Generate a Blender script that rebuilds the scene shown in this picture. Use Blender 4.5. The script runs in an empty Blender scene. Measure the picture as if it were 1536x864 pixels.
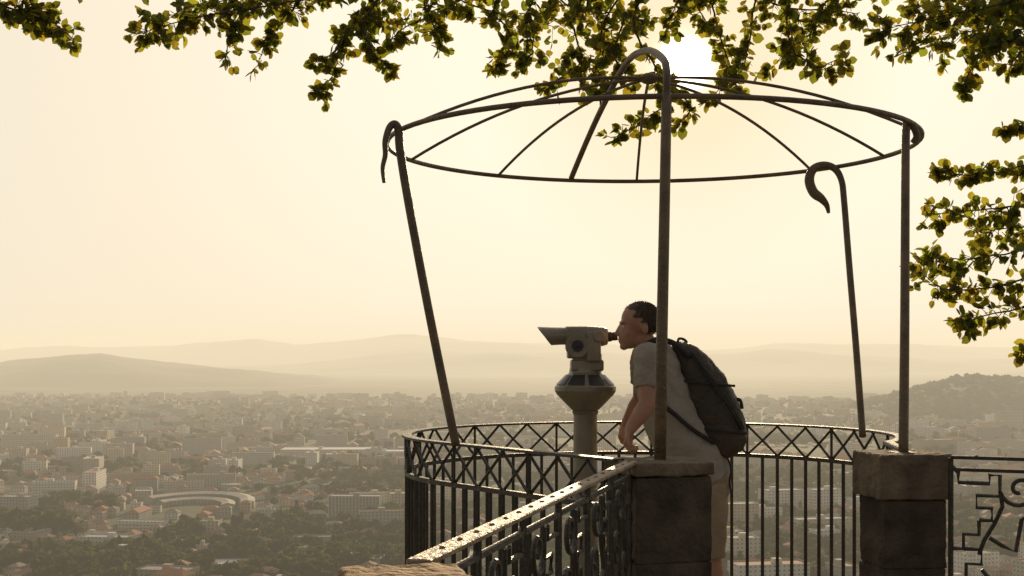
import bpy, math, random
import numpy as np
from mathutils import Vector, Matrix, noise, Euler
random.seed(7); rng=np.random.default_rng(7)
sc=bpy.context.scene
COL=sc.collection
F=2000.; HZ=535.
# surveying helper: bearing / drop readings taken from the terrace + real distance y (metres), eye level is z=0
def S(a,b,y): return Vector(((a-768)/F*y, y, (HZ-b)/F*y))
FLOOR=-1.45

# ------------------------------------------------------------ materials
def newmat(name):
    m=bpy.data.materials.new(name); m.use_nodes=True
    nt=m.node_tree; nt.nodes.clear()
    return m,nt,nt.nodes,nt.links
def pmat(name,c1,c2,scale=8,rough=.6,metal=0.,bump=0.,bscale=None,c3=None,detail=6,spec=.5):
    m,nt,N,L=newmat(name)
    o=N.new('ShaderNodeOutputMaterial'); p=N.new('ShaderNodeBsdfPrincipled')
    tc=N.new('ShaderNodeTexCoord'); n=N.new('ShaderNodeTexNoise'); n.inputs['Scale'].default_value=scale; n.inputs['Detail'].default_value=detail
    r=N.new('ShaderNodeValToRGB'); e=r.color_ramp.elements
    e[0].position=.35; e[0].color=(*c1,1); e[1].position=.65; e[1].color=(*c2,1)
    if c3: 
        q=e.new(.8); q.color=(*c3,1)
    L.new(tc.outputs['Object'],n.inputs['Vector']); L.new(n.outputs['Fac'],r.inputs['Fac']); L.new(r.outputs['Color'],p.inputs['Base Color'])
    p.inputs['Roughness'].default_value=rough; p.inputs['Metallic'].default_value=metal
    p.inputs['Specular IOR Level'].default_value=spec
    if bump:
        n2=N.new('ShaderNodeTexNoise'); n2.inputs['Scale'].default_value=bscale or scale*4; n2.inputs['Detail'].default_value=6
        b=N.new('ShaderNodeBump'); b.inputs['Strength'].default_value=bump; b.inputs['Distance'].default_value=.02
        L.new(tc.outputs['Object'],n2.inputs['Vector']); L.new(n2.outputs['Fac'],b.inputs['Height']); L.new(b.outputs['Normal'],p.inputs['Normal'])
    L.new(p.outputs[0],o.inputs['Surface'])
    return m
M_iron=pmat('rusty_iron',(.12,.078,.038),(.21,.13,.06),9,.5,.0,.5,60,(.28,.17,.075))
M_lattice=pmat('black_iron',(.034,.026,.018),(.065,.048,.03),12,.5,.0,.4,60,(.12,.08,.04))
M_rail=pmat('sunlit_iron_cap',(.22,.155,.09),(.38,.29,.185),14,.5,0,.6,70,(.54,.43,.29),spec=.4)  # sunlight along the top rail put into a paler iron colour
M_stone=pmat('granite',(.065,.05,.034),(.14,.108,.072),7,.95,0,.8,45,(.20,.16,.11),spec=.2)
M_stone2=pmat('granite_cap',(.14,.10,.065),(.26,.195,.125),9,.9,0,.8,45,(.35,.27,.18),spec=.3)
M_plinth=pmat('orange_lit_cap',(.24,.145,.07),(.40,.25,.12),9,.85,0,.8,45,(.50,.34,.18),spec=.3)  # orange glow on the near pillar top put into its stone colour
M_floor=pmat('paving',(.16,.14,.11),(.26,.23,.18),5,.85,0,.4,30)
M_scope=pmat('telescope_paint',(.24,.20,.14),(.33,.28,.20),6,.36,.25,.1,50)
M_dark=pmat('dark_panel',(.02,.018,.016),(.035,.03,.026),10,.3)
M_glass=pmat('eyepiece_rubber',(.07,.028,.018),(.11,.04,.026),10,.4)
M_skin=pmat('skin',(.42,.20,.115),(.50,.26,.155),14,.5,0,.15,120)
M_hair=pmat('hair',(.07,.042,.024),(.15,.09,.05),60,.5,0,.6,140)
M_shirt=pmat('shirt_cotton',(.36,.305,.24),(.43,.37,.295),5,.95,0,.3,60,spec=.1)
M_shorts=pmat('shorts_cotton',(.38,.28,.18),(.45,.34,.23),5,.9,0,.3,60,spec=.1)
M_bag=pmat('backpack_nylon',(.045,.030,.018),(.08,.055,.034),8,.6,0,.4,50)
M_strap=pmat('strap_webbing',(.02,.017,.014),(.035,.028,.022),20,.7)
M_bark=pmat('bark',(.06,.045,.03),(.12,.09,.06),10,.9,0,1,40)
M_shoe=pmat('shoe',(.05,.05,.05),(.1,.1,.1),10,.7)
M_eye=pmat('eye',(.6,.58,.55),(.65,.62,.6),5,.2)

def leafmat(name,dif,tra,gl=.04,mixf=.5):
    m,nt,N,L=newmat(name)
    o=N.new('ShaderNodeOutputMaterial')
    at=N.new('ShaderNodeAttribute'); at.attribute_name='lc'
    d=N.new('ShaderNodeBsdfDiffuse'); t=N.new('ShaderNodeBsdfTranslucent'); g=N.new('ShaderNodeBsdfGlossy')
    g.inputs['Roughness'].default_value=.4; g.inputs['Color'].default_value=(1,1,1,1)
    def mul(c,dst):
        x=N.new('ShaderNodeMix'); x.data_type='RGBA'; x.blend_type='MULTIPLY'; x.inputs[0].default_value=1
        L.new(at.outputs['Color'],x.inputs[6]); x.inputs[7].default_value=(*c,1); L.new(x.outputs[2],dst)
    mul(dif,d.inputs['Color']); mul(tra,t.inputs['Color'])
    a=N.new('ShaderNodeMixShader'); a.inputs[0].default_value=mixf
    L.new(d.outputs[0],a.inputs[1]); L.new(t.outputs[0],a.inputs[2])
    b=N.new('ShaderNodeMixShader'); b.inputs[0].default_value=gl
    L.new(a.outputs[0],b.inputs[1]); L.new(g.outputs[0],b.inputs[2]); L.new(b.outputs[0],o.inputs['Surface'])
    return m
M_leaf=leafmat('linden_leaf',(.07,.08,.018),(.40,.37,.028),.02,.55)
M_dtree=leafmat('distant_leaf',(.045,.062,.022),(.06,.07,.014),.0)

def attrmat(name,windows):
    m,nt,N,L=newmat(name)
    o=N.new('ShaderNodeOutputMaterial'); p=N.new('ShaderNodeBsdfPrincipled'); p.inputs['Roughness'].default_value=.9;p.inputs['Specular IOR Level'].default_value=.15
    at=N.new('ShaderNodeAttribute'); at.attribute_name='lc'
    n=N.new('ShaderNodeTexNoise'); n.inputs['Scale'].default_value=.25; n.inputs['Detail'].default_value=6
    tc=N.new('ShaderNodeTexCoord'); L.new(tc.outputs['Object'],n.inputs['Vector'])
    mr=N.new('ShaderNodeMapRange'); mr.inputs['To Min'].default_value=.7; mr.inputs['To Max'].default_value=1.15; L.new(n.outputs['Fac'],mr.inputs['Value'])
    mx=N.new('ShaderNodeMix'); mx.data_type='RGBA'; mx.blend_type='MULTIPLY'; mx.inputs[0].default_value=1
    L.new(at.outputs['Color'],mx.inputs[6]); L.new(mr.outputs[0],mx.inputs[7])
    if windows:
        uv=N.new('ShaderNodeUVMap'); sp=N.new('ShaderNodeSeparateXYZ'); L.new(uv.outputs[0],sp.inputs[0])
        def M(op,a,b=None):
            q=N.new('ShaderNodeMath'); q.operation=op
            for i,x in enumerate((a,b)):
                if x is None: continue
                if isinstance(x,(int,float)): q.inputs[i].default_value=x
                else: L.new(x,q.inputs[i])
            return q.outputs[0]
        fu=M('FRACT',M('DIVIDE',sp.outputs[0],3.3)); fv=M('FRACT',M('DIVIDE',sp.outputs[1],3.0))
        w=M('MULTIPLY',M('MULTIPLY',M('GREATER_THAN',fu,.32),M('LESS_THAN',fu,.68)),M('MULTIPLY',M('GREATER_THAN',fv,.35),M('LESS_THAN',fv,.78)))
        w=M('MULTIPLY',w,.75)
        m2=N.new('ShaderNodeMix'); m2.data_type='RGBA'; L.new(w,m2.inputs[0]); L.new(mx.outputs[2],m2.inputs[6]); m2.inputs[7].default_value=(.05,.05,.05,1)
        L.new(m2.outputs[2],p.inputs['Base Color'])
    else: L.new(mx.outputs[2],p.inputs['Base Color'])
    L.new(p.outputs[0],o.inputs['Surface']); return m
M_wall=attrmat('facade',True); M_roof=attrmat('roof',False)

# ------------------------------------------------------------ mesh helper
class MB:
    def __init__(s): s.v=[];s.f=[];s.m=[];s.uv=[];s.c=[]
    def add(s,vs,fs,mat=0,uv=None,col=(1,1,1,1)):
        o=len(s.v); s.v.extend([tuple(x) for x in vs])
        for i,f in enumerate(fs):
            s.f.append(tuple(o+k for k in f)); s.m.append(mat); s.c.append(col if not isinstance(col,list) else col[i])
            s.uv.extend(uv[i] if uv else [(0,0)]*len(f))
    def tube(s,P,r,n=8,mat=0,closed=False,sq=1.,col=(1,1,1,1)):
        P=[Vector(p) for p in P]; k=len(P)
        R=list(r) if isinstance(r,(list,tuple)) else [r]*k
        if len(R)!=k:
            R=[R[0]+(R[-1]-R[0])*i/(k-1) for i in range(k)]
        vs=[];fs=[]
        up=None
        for i in range(k):
            if closed: t=P[(i+1)%k]-P[i-1]
            else: t=P[min(i+1,k-1)]-P[max(i-1,0)]
            if t.length<1e-9: t=Vector((0,0,1))
            t.normalize()
            if up is None:
                up=Vector((0,0,1)) if abs(t.z)<.9 else Vector((0,1,0))
            up=(up-t*up.dot(t))
            if up.length<1e-6: up=t.orthogonal()
            up.normalize(); sd=t.cross(up)
            for j in range(n):
                a=2*math.pi*(j+.5)/n
                vs.append(P[i]+(sd*math.cos(a)*sq+up*math.sin(a))*R[i])
        for i in range(k if closed else k-1):
            for j in range(n):
                a=i*n+j;b=i*n+(j+1)%n;c=((i+1)%k)*n+(j+1)%n;d=((i+1)%k)*n+j
                fs.append((a,d,c,b))
        if not closed:
            fs.append(tuple(range(n))); fs.append(tuple(reversed(range((k-1)*n,k*n))))
        s.add(vs,fs,mat,None,col)
    def sweep(s,P,w,h,mat=0,zoff=0,closed=False):
        P=[Vector(p) for p in P];k=len(P);vs=[];fs=[]
        for i in range(k):
            t=(P[(i+1)%k]-P[i-1]) if closed else P[min(i+1,k-1)]-P[max(i-1,0)]
            t.normalize(); sd=t.cross(Vector((0,0,1)));
            if sd.length<1e-4: sd=Vector((1,0,0))
            sd.normalize(); u=sd.cross(t)
            for a,b in ((-w/2,-h),(w/2,-h),(w/2,0),(-w/2,0)): vs.append(P[i]+sd*a+u*(b+zoff))
        for i in range(k if closed else k-1):
            for j in range(4):
                fs.append((i*4+j,i*4+(j+1)%4,((i+1)%k)*4+(j+1)%4,((i+1)%k)*4+j))
        if not closed: fs.append((3,2,1,0)); fs.append(((k-1)*4,(k-1)*4+1,(k-1)*4+2,(k-1)*4+3))
        s.add(vs,fs,mat)
    def box(s,c,sz,rz=0,mat=0,taper=1.):
        c=Vector(c);x,y,z=[q/2 for q in sz];R=Matrix.Rotation(rz,3,'Z')
        vs=[c+R@Vector((a*x*(taper if d>0 else 1),b*y*(taper if d>0 else 1),d*z)) for d in(-1,1) for a,b in((-1,-1),(1,-1),(1,1),(-1,1))]
        s.add(vs,[(3,2,1,0),(4,5,6,7),(0,1,5,4),(1,2,6,5),(2,3,7,6),(3,0,4,7)],mat)
    def ell(s,c,r,rot=(0,0,0),nu=20,nv=12,mat=0,keep=None):
        c=Vector(c);R=Euler(rot).to_matrix();vs=[];fs=[]
        for i in range(nv+1):
            th=math.pi*i/nv
            for j in range(nu):
                ph=2*math.pi*j/nu
                vs.append(c+R@Vector((r[0]*math.sin(th)*math.cos(ph),r[1]*math.sin(th)*math.sin(ph),r[2]*math.cos(th))))
        for i in range(nv):
            for j in range(nu):
                q=(i*nu+j,(i+1)*nu+j,(i+1)*nu+(j+1)%nu,i*nu+(j+1)%nu)
                if keep is None or keep(sum((vs[k] for k in q),Vector())/4): fs.append(q)
        s.add(vs,fs,mat)
    def cap(s,p1,r1,p2,r2,n=14,mat=0):
        p1=Vector(p1);p2=Vector(p2);k=5
        s.tube([p1.lerp(p2,i/k) for i in range(k+1)],[r1+(r2-r1)*i/k for i in range(k+1)],n,mat)
        s.ell(p1,(r1,)*3,nu=n,nv=8,mat=mat); s.ell(p2,(r2,)*3,nu=n,nv=8,mat=mat)
    def loft(s,rings,n=28,power=2.,mat=0):
        vs=[];fs=[];k=len(rings)
        for i,(c,a,b) in enumerate(rings):
            t=rings[min(i+1,k-1)][0]-rings[max(i-1,0)][0]; t.normalize()
            sd=Vector((0,1,0)); u=t.cross(sd).normalized()
            for j in range(n):
                q=2*math.pi*j/n; cs,sn=math.cos(q),math.sin(q)
                cs=math.copysign(abs(cs)**(2/power),cs); sn=math.copysign(abs(sn)**(2/power),sn)
                vs.append(c+u*a*cs+sd*b*sn)
        for i in range(k-1):
            for j in range(n): fs.append((i*n+j,i*n+(j+1)%n,(i+1)*n+(j+1)%n,(i+1)*n+j))
        fs.append(tuple(reversed(range(n)))); fs.append(tuple(range((k-1)*n,k*n)))
        s.add(vs,fs,mat)
    def obj(s,name,mats,smooth=False,parent=None,data=False):
        me=bpy.data.meshes.new(name); me.from_pydata(s.v,[],s.f)
        for m in (mats if isinstance(mats,(list,tuple)) else [mats]): me.materials.append(m)
        me.polygons.foreach_set('material_index',s.m)
        if smooth: me.polygons.foreach_set('use_smooth',[True]*len(s.f))
        if data:
            at=me.attributes.new('lc','FLOAT_COLOR','FACE'); at.data.foreach_set('color',np.array(s.c,dtype=np.float32).ravel())
            ul=me.uv_layers.new(name='UVMap'); ul.data.foreach_set('uv',np.array(s.uv,dtype=np.float32).ravel())
        me.update()
        o=bpy.data.objects.new(name,me); COL.objects.link(o)
        if parent: o.parent=parent
        return o
def empty(name,loc=(0,0,0)):
    e=bpy.data.objects.new(name,None); COL.objects.link(e); return e
def bevel(o,w=.01,seg=2):
    b=o.modifiers.new('b','BEVEL'); b.width=w; b.segments=seg; b.limit_method='ANGLE'; return o
def remesh(o,vox,it=4,fac=.5):
    r=o.modifiers.new('r','REMESH'); r.mode='VOXEL'; r.voxel_size=vox; r.use_smooth_shade=True
    s=o.modifiers.new('s','SMOOTH'); s.iterations=it; s.factor=fac
    return o
def cr(P,n=6):
    P=[Vector(p) for p in P]; out=[]
    for i in range(len(P)-1):
        a=P[max(i-1,0)];b=P[i];c=P[i+1];d=P[min(i+2,len(P)-1)]
        for k in range(n):
            t=k/n
            out.append(.5*((2*b)+(c-a)*t+(2*a-5*b+4*c-d)*t*t+(3*b-a-3*c+d)*t**3))
    out.append(P[-1]); return out
def fn(x,y,s,o=4): return noise.fractal(Vector((x/s,y/s,3.3)),1.,2.,o)

# ------------------------------------------------------------ terrain
def tz(x,y):
    r=math.hypot(x,y)
    if y>7: t=1-math.exp(-(y-7)/60)
    else: t=0
    z=-3-150*t
    if t>0: z+=fn(x,y,900)*9*min(1,r/1200)*t
    return z
nb,nr=360,190
rad=[4*(44000/4)**(i/(nr-1)) for i in range(nr)]
mb=MB(); vs=[(0,0,-3)];fs=[]
for r in rad:
    for j in range(nb):
        u=j/nb*2-1; a=math.pi*(0.25*u+.75*u**3)
        x,y=r*math.sin(a),r*math.cos(a); vs.append((x,y,tz(x,y)))
for j in range(nb): fs.append((0,1+(j+1)%nb,1+j))
for i in range(nr-1):
    for j in range(nb): fs.append((1+i*nb+j,1+i*nb+(j+1)%nb,1+(i+1)*nb+(j+1)%nb,1+(i+1)*nb+j))
mb.add(vs,fs)
m,nt,N,L=newmat('valley_ground')
o=N.new('ShaderNodeOutputMaterial');p=N.new('ShaderNodeBsdfPrincipled');p.inputs['Roughness'].default_value=.95;p.inputs['Specular IOR Level'].default_value=.1
tc=N.new('ShaderNodeTexCoord');v=N.new('ShaderNodeTexVoronoi');v.inputs['Scale'].default_value=.014;n=N.new('ShaderNodeTexNoise');n.inputs['Scale'].default_value=.02;n.inputs['Detail'].default_value=10
L.new(tc.outputs['Object'],n.inputs['Vector']);L.new(tc.outputs['Object'],v.inputs['Vector'])
sp=N.new('ShaderNodeSeparateColor');L.new(v.outputs['Color'],sp.inputs[0])
r1=N.new('ShaderNodeValToRGB');e=r1.color_ramp.elements
e[0].color=(.035,.045,.02,1);e[1].color=(.18,.16,.10,1);e[1].position=1
for ps,cc in ((.4,(.05,.07,.028,1)),(.7,(.085,.105,.04,1)),(.88,(.13,.12,.08,1))):
    q=e.new(ps);q.color=cc
L.new(sp.outputs[0],r1.inputs[0])
r2=N.new('ShaderNodeValToRGB');r2.color_ramp.elements[0].color=(.03,.04,.018,1);r2.color_ramp.elements[0].position=.4;r2.color_ramp.elements[1].color=(.10,.11,.05,1);r2.color_ramp.elements[1].position=.62
L.new(n.outputs[0],r2.inputs[0]);mx=N.new('ShaderNodeMix');mx.data_type='RGBA';mx.inputs[0].default_value=.5
L.new(r1.outputs[0],mx.inputs[6]);L.new(r2.outputs[0],mx.inputs[7]);L.new(mx.outputs[2],p.inputs['Base Color']);L.new(p.outputs[0],o.inputs[0])
mb.obj('ground',m,smooth=True)

# hills
M_hill=pmat('forest_hill',(.03,.038,.018),(.08,.085,.04),.003,.95,0,0,spec=.05,detail=12,c3=(.17,.15,.09))
def hill(prof,dr,w,rough,base=-172,nb=260,nd=44):
    px=[p[0] for p in prof];py=[p[1] for p in prof]
    def H(x,y):
        b=768+F*x/y; g=np.interp(b,px,py); zr=(HZ-g)/F*dr
        e=math.exp(-((y-dr)/w)**2)
        z=base+(zr-base)*e+fn(x,y,dr*.09,6)*rough*(.25+.75*e)*min(1,max(0,(zr-base)/40))
        return z
    mb=MB();vs=[];fs=[]
    for i in range(nd):
        y=dr-2.1*w+4.2*w*i/(nd-1)
        for j in range(nb):
            b=px[0]+(px[-1]-px[0])*j/(nb-1); x=(b-768)/F*y; vs.append((x,y,H(x,y)))
    for i in range(nd-1):
        for j in range(nb-1): fs.append((i*nb+j,i*nb+j+1,(i+1)*nb+j+1,(i+1)*nb+j))
    mb.add(vs,fs); mb.obj('hill',M_hill,smooth=True); return H
HA=hill([(-900,560),(-400,550),(0,543),(80,534),(150,531),(200,540),(280,549),(400,557),(500,569),(620,585),(740,600),(800,612)],8600,1500,34)
HE=hill([(300,600),(480,582),(600,572),(760,566),(900,560),(1060,566),(1200,572),(1350,566),(1536,560),(2000,556)],11200,1200,34)
HB=hill([(-900,535),(-300,545),(100,556),(390,549),(500,539),(620,528),(740,524),(860,531),(960,536),(1060,532),(1150,527),(1250,531),(1400,539),(1536,541),(2300,530)],14500,1700,56)
HC=hill([(-1200,515),(-300,528),(0,524),(80,518),(150,522),(250,521),(330,513),(380,508),(450,516),(530,510),(620,504),(720,509),(830,516),(950,524),(1050,527),(1150,520),(1250,517),(1380,516),(1470,522),(1560,528),(2600,515)],19500,2700,76)
HD=hill([(1100,640),(1180,630),(1240,618),(1290,609),(1340,598),(1390,583),(1430,573),(1460,570),(1500,573),(1560,576),(1800,560),(2300,560)],3900,650,12)

# ------------------------------------------------------------ city
def gz(x,y):
    z=tz(x,y)
    b=768+F*x/y if y>1 else 0
    if 1100<b<2300 and 2500<y<5300: z=max(z,HD(x,y))
    if -900<b<800 and 5400<y<11800: z=max(z,HA(x,y))
    return z
WALLS=[(.66,.61,.52),(.74,.71,.64),(.58,.52,.41),(.66,.54,.38),(.52,.48,.43),(.76,.73,.68),(.50,.39,.27),(.40,.37,.33)]
ROOFT=[(.36,.15,.085),(.40,.20,.125),(.30,.15,.10),(.30,.20,.15),(.33,.28,.24)]
ROOFF=[(.42,.40,.37),(.30,.28,.26),(.5,.48,.45),(.38,.24,.17)]
def bld(mb,x,y,w,d,h,rz,wall,roofc,gable,zb=None):
    z0=gz(x,y) if zb is None else zb
    R=Matrix.Rotation(rz,3,'Z')
    def P(a,b,c): 
        q=R@Vector((a,b,0)); return (x+q.x,y+q.y,z0+c)
    W,D=w/2,d/2
    B=[P(-W,-D,-8),P(W,-D,-8),P(W,D,-8),P(-W,D,-8)];T=[P(-W,-D,h),P(W,-D,h),P(W,D,h),P(-W,D,h)]
    def uvq(l): return [(0,-9),(l,-9),(l,h-.0),(0,h-.0)]
    wc=(*wall,1);rc=(*roofc,1)
    mb.add(B+T,[(0,1,5,4),(1,2,6,5),(2,3,7,6),(3,0,4,7)],0,[uvq(w),uvq(d),uvq(w),uvq(d)],wc)
    if gable:
        o=.5; rh=min(w,d)*.24
        if w>=d:
            E=[P(-W-o,-D-o,h-.1),P(W+o,-D-o,h-.1),P(W+o,D+o,h-.1),P(-W-o,D+o,h-.1),P(-W+d*.35,0,h+rh),P(W-d*.35,0,h+rh)]
            mb.add(E,[(0,1,5,4),(1,2,5),(2,3,4,5),(3,0,4),(3,2,1,0)],1,None,rc)
        else:
            E=[P(-W-o,-D-o,h-.1),P(W+o,-D-o,h-.1),P(W+o,D+o,h-.1),P(-W-o,D+o,h-.1),P(0,-D+w*.35,h+rh),P(0,D-w*.35,h+rh)]
            mb.add(E,[(0,1,4),(1,2,5,4),(2,3,5),(3,0,4,5),(3,2,1,0)],1,None,rc)
    else:
        t=.35
        I=[P(-W+t,-D+t,h),P(W-t,-D+t,h),P(W-t,D-t,h),P(-W+t,D-t,h)]; Lw=[P(-W+t,-D+t,h-.8),P(W-t,-D+t,h-.8),P(W-t,D-t,h-.8),P(-W+t,D-t,h-.8)]
        mb.add(T+I+Lw,[(0,1,5,4),(1,2,6,5),(2,3,7,6),(3,0,4,7),(4,5,9,8),(5,6,10,9),(6,7,11,10),(7,4,8,11),(8,9,10,11)],1,None,rc)
        if h>9:
            a=w*random.uniform(-.25,.25); bw,bd=min(6,w*.3),min(5,d*.4)
            q=[P(a+s1*bw/2,s2*bd/2,c) for c in(h-.8,h+2.4) for s1,s2 in((-1,-1),(1,-1),(1,1),(-1,1))]
            mb.add(q,[(4,5,6,7),(0,1,5,4),(1,2,6,5),(2,3,7,6),(3,0,4,7)],1,None,wc)
occ={}
def free(x,y,r):
    k=(int(x//60),int(y//60))
    for i in(-1,0,1):
        for j in(-1,0,1):
            for (a,b,c) in occ.get((k[0]+i,k[1]+j),()):
                if (a-x)**2+(b-y)**2<(c+r)**2: return False
    return True
def mark(x,y,r): occ.setdefault((int(x//60),int(y//60)),[]).append((x,y,r))
def D_(py): return 152*F/(py-HZ)
def landmark(name,a,base,wp,hp,depth,wall,roof,rz=0,gable=False,bands=False):
    y=D_(base); x=(a-768)/F*y; w=wp/F*y; h=hp/F*y
    mark(x,y,w*.5+8)
    for k in (-.6,.6):
        mark(x+k*w*.5,y,w*.3+4)
    for k in range(3): mark(x,y-20-k*22,w*.35)
    e=empty(name); mb=MB(); z=tz(x,y)
    bld(mb,x,y,w,depth,h,rz,wall,roof,gable,z)
    mb.obj('walls_and_roof',[M_wall,M_roof],parent=e,data=True)
    if bands:
        mb=MB();R=Matrix.Rotation(rz,3,'Z')
        if bands=='fins':
            n=int(w/3.2)
            for i in range(n+1):
                q=R@Vector((-w/2+w*i/n,-depth/2-.5,0)); mb.box((x+q.x,y+q.y,z+h/2),(.7,1,h+.6),rz)
        else:
            for i in range(1,int(h/3)+1):
                q=R@Vector((0,-depth/2-.6,0)); mb.box((x+q.x,y+q.y,z+i*3-.2),(w*.96,1.2,.9),rz)
        mb.obj('balconies',pmat('render_trim',(.5,.47,.42),(.58,.55,.5),.5,.8),parent=e)
landmark('apartment_building',82,741,62,24,16,(.66,.64,.6),(.4,.38,.36),.15,bands=True)
landmark('apartment_building',22,690,56,10,22,(.7,.69,.66),(.45,.43,.4),.0,bands=True)
landmark('apartment_building',92,688,22,32,16,(.60,.43,.20),(.4,.35,.28),.1,bands=True)
landmark('apartment_building',45,672,80,20,18,(.55,.5,.4),(.4,.38,.34),.05,bands=True)
landmark('office_building',534,772,76,31,22,(.30,.29,.27),(.34,.32,.3),-.06,bands='fins')
landmark('warehouse',490,684,130,12,60,(.62,.60,.55),(.66,.63,.58),.03)
landmark('warehouse',590,684,60,9,40,(.7,.69,.66),(.72,.7,.66),.0)
landmark('apartment_building',380,700,62,20,18,(.55,.52,.45),(.38,.34,.3),.1,bands=True)
landmark('apartment_building',245,696,70,18,16,(.52,.46,.38),(.36,.25,.18),-.1,bands=True)
landmark('apartment_building',1513,646,40,28,14,(.40,.37,.33),(.35,.33,.3),.1,bands=True)
landmark('warehouse',360,840,85,10,26,(.6,.58,.54),(.62,.6,.56),.05)
landmark('apartment_building',215,790,70,14,14,(.6,.58,.52),(.5,.48,.45),-.12,bands=True)
e=empty('curved_hall'); mb=MB(); y0=1330;x0=(278-768)/F*y0;zb=tz(x0,y0)
A0,A1=8,150
for (ra,rb,h,k_) in ((52,66,7.5,1.75),(34,47,5,1.75)):
    vs=[];fs=[];n=44
    for i in range(n+1):
        a=math.radians(A0+(A1-A0)*i/n); ca,sa=math.cos(a),math.sin(a)
        for r,z in((ra,-6),(ra,h),((ra+rb)/2,h+1.6),(rb,h),(rb,-6)): vs.append((x0+r*ca,y0+r*sa*k_,zb+z))
    for i in range(n):
        for j in range(4): fs.append((i*5+j,i*5+j+1,(i+1)*5+j+1,(i+1)*5+j))
    fs+= [(0,1,2,3,4),tuple(n*5+k for k in(4,3,2,1,0))]
    mb.add(vs,fs,0)
mb.obj('roof_shell',pmat('weathered_metal_roof',(.27,.25,.22),(.40,.37,.32),.12,.8,spec=.15),parent=e)
mb=MB()
for i in range(0,44):
    a=math.radians(A0+(A1-A0)*i/43)
    mb.box((x0+51.2*math.cos(a),y0+51.2*math.sin(a)*1.75,zb+3.5),(1.1,.5,8),a)
    if i%2: mb.box((x0+33.4*math.cos(a),y0+33.4*math.sin(a)*1.75,zb+2.2),(.9,.5,6),a)
mb.obj('columns',pmat('hall_columns',(.16,.15,.13),(.22,.2,.17),.5,.8),parent=e)
for k in range(14):
    a=math.radians(A0+(A1-A0)*k/13); mark(x0+58*math.cos(a),y0+58*1.75*math.sin(a),20); mark(x0+40*math.cos(a),y0+70*math.sin(a),14)
for k in range(3): mark(x0,y0-30+k*30,24)

mb=MB();cnt=0
for t in range(20000):
    if cnt>4800: break
    py=597+290*random.random()**1.6; px=random.uniform(-350,1900)
    y=D_(py)*random.uniform(.98,1.02); x=(px-768)/F*y
    if fn(x,y,420,3)<-.16 and py>640: continue
    if py>760 and px<620 and random.random()<.25: continue
    hillz=gz(x,y)>tz(x,y)+3
    if hillz and random.random()<.85: continue
    big=random.random()<(.14 if y<1700 else .42) and not hillz
    if big: w=random.uniform(16,60);d=random.uniform(12,22);h=random.choice([6,7.5,9,12,15,15,18,21,24])
    else: w=random.uniform(9,17);d=random.uniform(8,13);h=random.choice([4,6.3,6.3,7.5,9.3])
    r=max(w,d)*.5
    if not free(x,y,r*.86): continue
    mark(x,y,r*.86); cnt+=1
    rz=.9*fn(x,y,700,2)+random.choice([0,0,math.pi/2])+random.uniform(-.05,.05)
    gable=(not big and random.random()<.82) or (big and h<16 and random.random()<.35)
    wl=random.choice(WALLS); v_=random.uniform(.75,1.05); wl=tuple(q*v_ for q in wl)
    bld(mb,x,y,w,d,h,rz,wl,random.choice(ROOFT if gable else ROOFF),gable)
mb.obj('distant_city',[M_wall,M_roof],data=True)

mb=MB()
def road(P,w):
    P=cr([S(a,b,D_(b)) for a,b in P],14); vs=[];fs=[]
    for i,p in enumerate(P):
        t=P[min(i+1,len(P)-1)]-P[max(i-1,0)];t.z=0;t.normalize();s=Vector((t.y,-t.x,0))
        for k in(-w/2,w/2): q=p+s*k; vs.append((q.x,q.y,tz(q.x,q.y)+.6))
    for i in range(len(P)-1): fs.append((2*i,2*i+1,2*i+3,2*i+2))
    mb.add(vs,fs)
road([(-100,830),(60,822),(200,800),(330,792),(420,760),(600,745),(900,735)],12)
road([(60,880),(75,820),(120,760),(200,720),(420,705),(640,700)],11)
road([(420,880),(440,800),(470,750),(420,700)],10)
road([(1050,840),(1200,790),(1400,770),(1700,760)],14)
road([(1100,720),(1250,700),(1450,700),(1700,690)],14)
mb.obj('road',pmat('asphalt',(.10,.095,.09),(.15,.14,.13),.1,.9,spec=.1))

# trees (mass)
def crown(n,seed,cone=False):
    r=np.random.default_rng(seed); V=[];C=[]
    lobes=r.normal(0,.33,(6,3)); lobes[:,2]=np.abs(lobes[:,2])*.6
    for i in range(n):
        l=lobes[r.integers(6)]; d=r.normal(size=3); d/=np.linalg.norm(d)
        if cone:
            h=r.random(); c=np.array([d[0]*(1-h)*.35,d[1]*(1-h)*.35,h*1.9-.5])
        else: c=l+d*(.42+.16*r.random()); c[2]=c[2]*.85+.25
        s=.20+.14*r.random()
        a=r.normal(size=3);a/=np.linalg.norm(a);b=np.cross(d,a);b/=np.linalg.norm(b)+1e-6
        V+= [c+s*a,c-s*a*.6+s*b,c-s*a*.6-s*b]
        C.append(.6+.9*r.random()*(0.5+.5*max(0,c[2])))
    return np.array(V),np.array(C)
tmpl=[crown(80,i) for i in range(7)]+[crown(70,20,True)]
Vall=[];Call=[]
def tree_at(x,y,h,k,near=1):
    z=gz(x,y); V,C=tmpl[k]; a=random.uniform(0,6.28);c,s=math.cos(a),math.sin(a)
    W=V.copy(); X=W[:,0]*c-W[:,1]*s;Y=W[:,0]*s+W[:,1]*c
    f=h*.62
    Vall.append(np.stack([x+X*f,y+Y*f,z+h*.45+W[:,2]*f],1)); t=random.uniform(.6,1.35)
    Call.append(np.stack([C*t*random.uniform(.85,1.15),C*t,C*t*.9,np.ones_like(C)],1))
cnt=0
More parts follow.
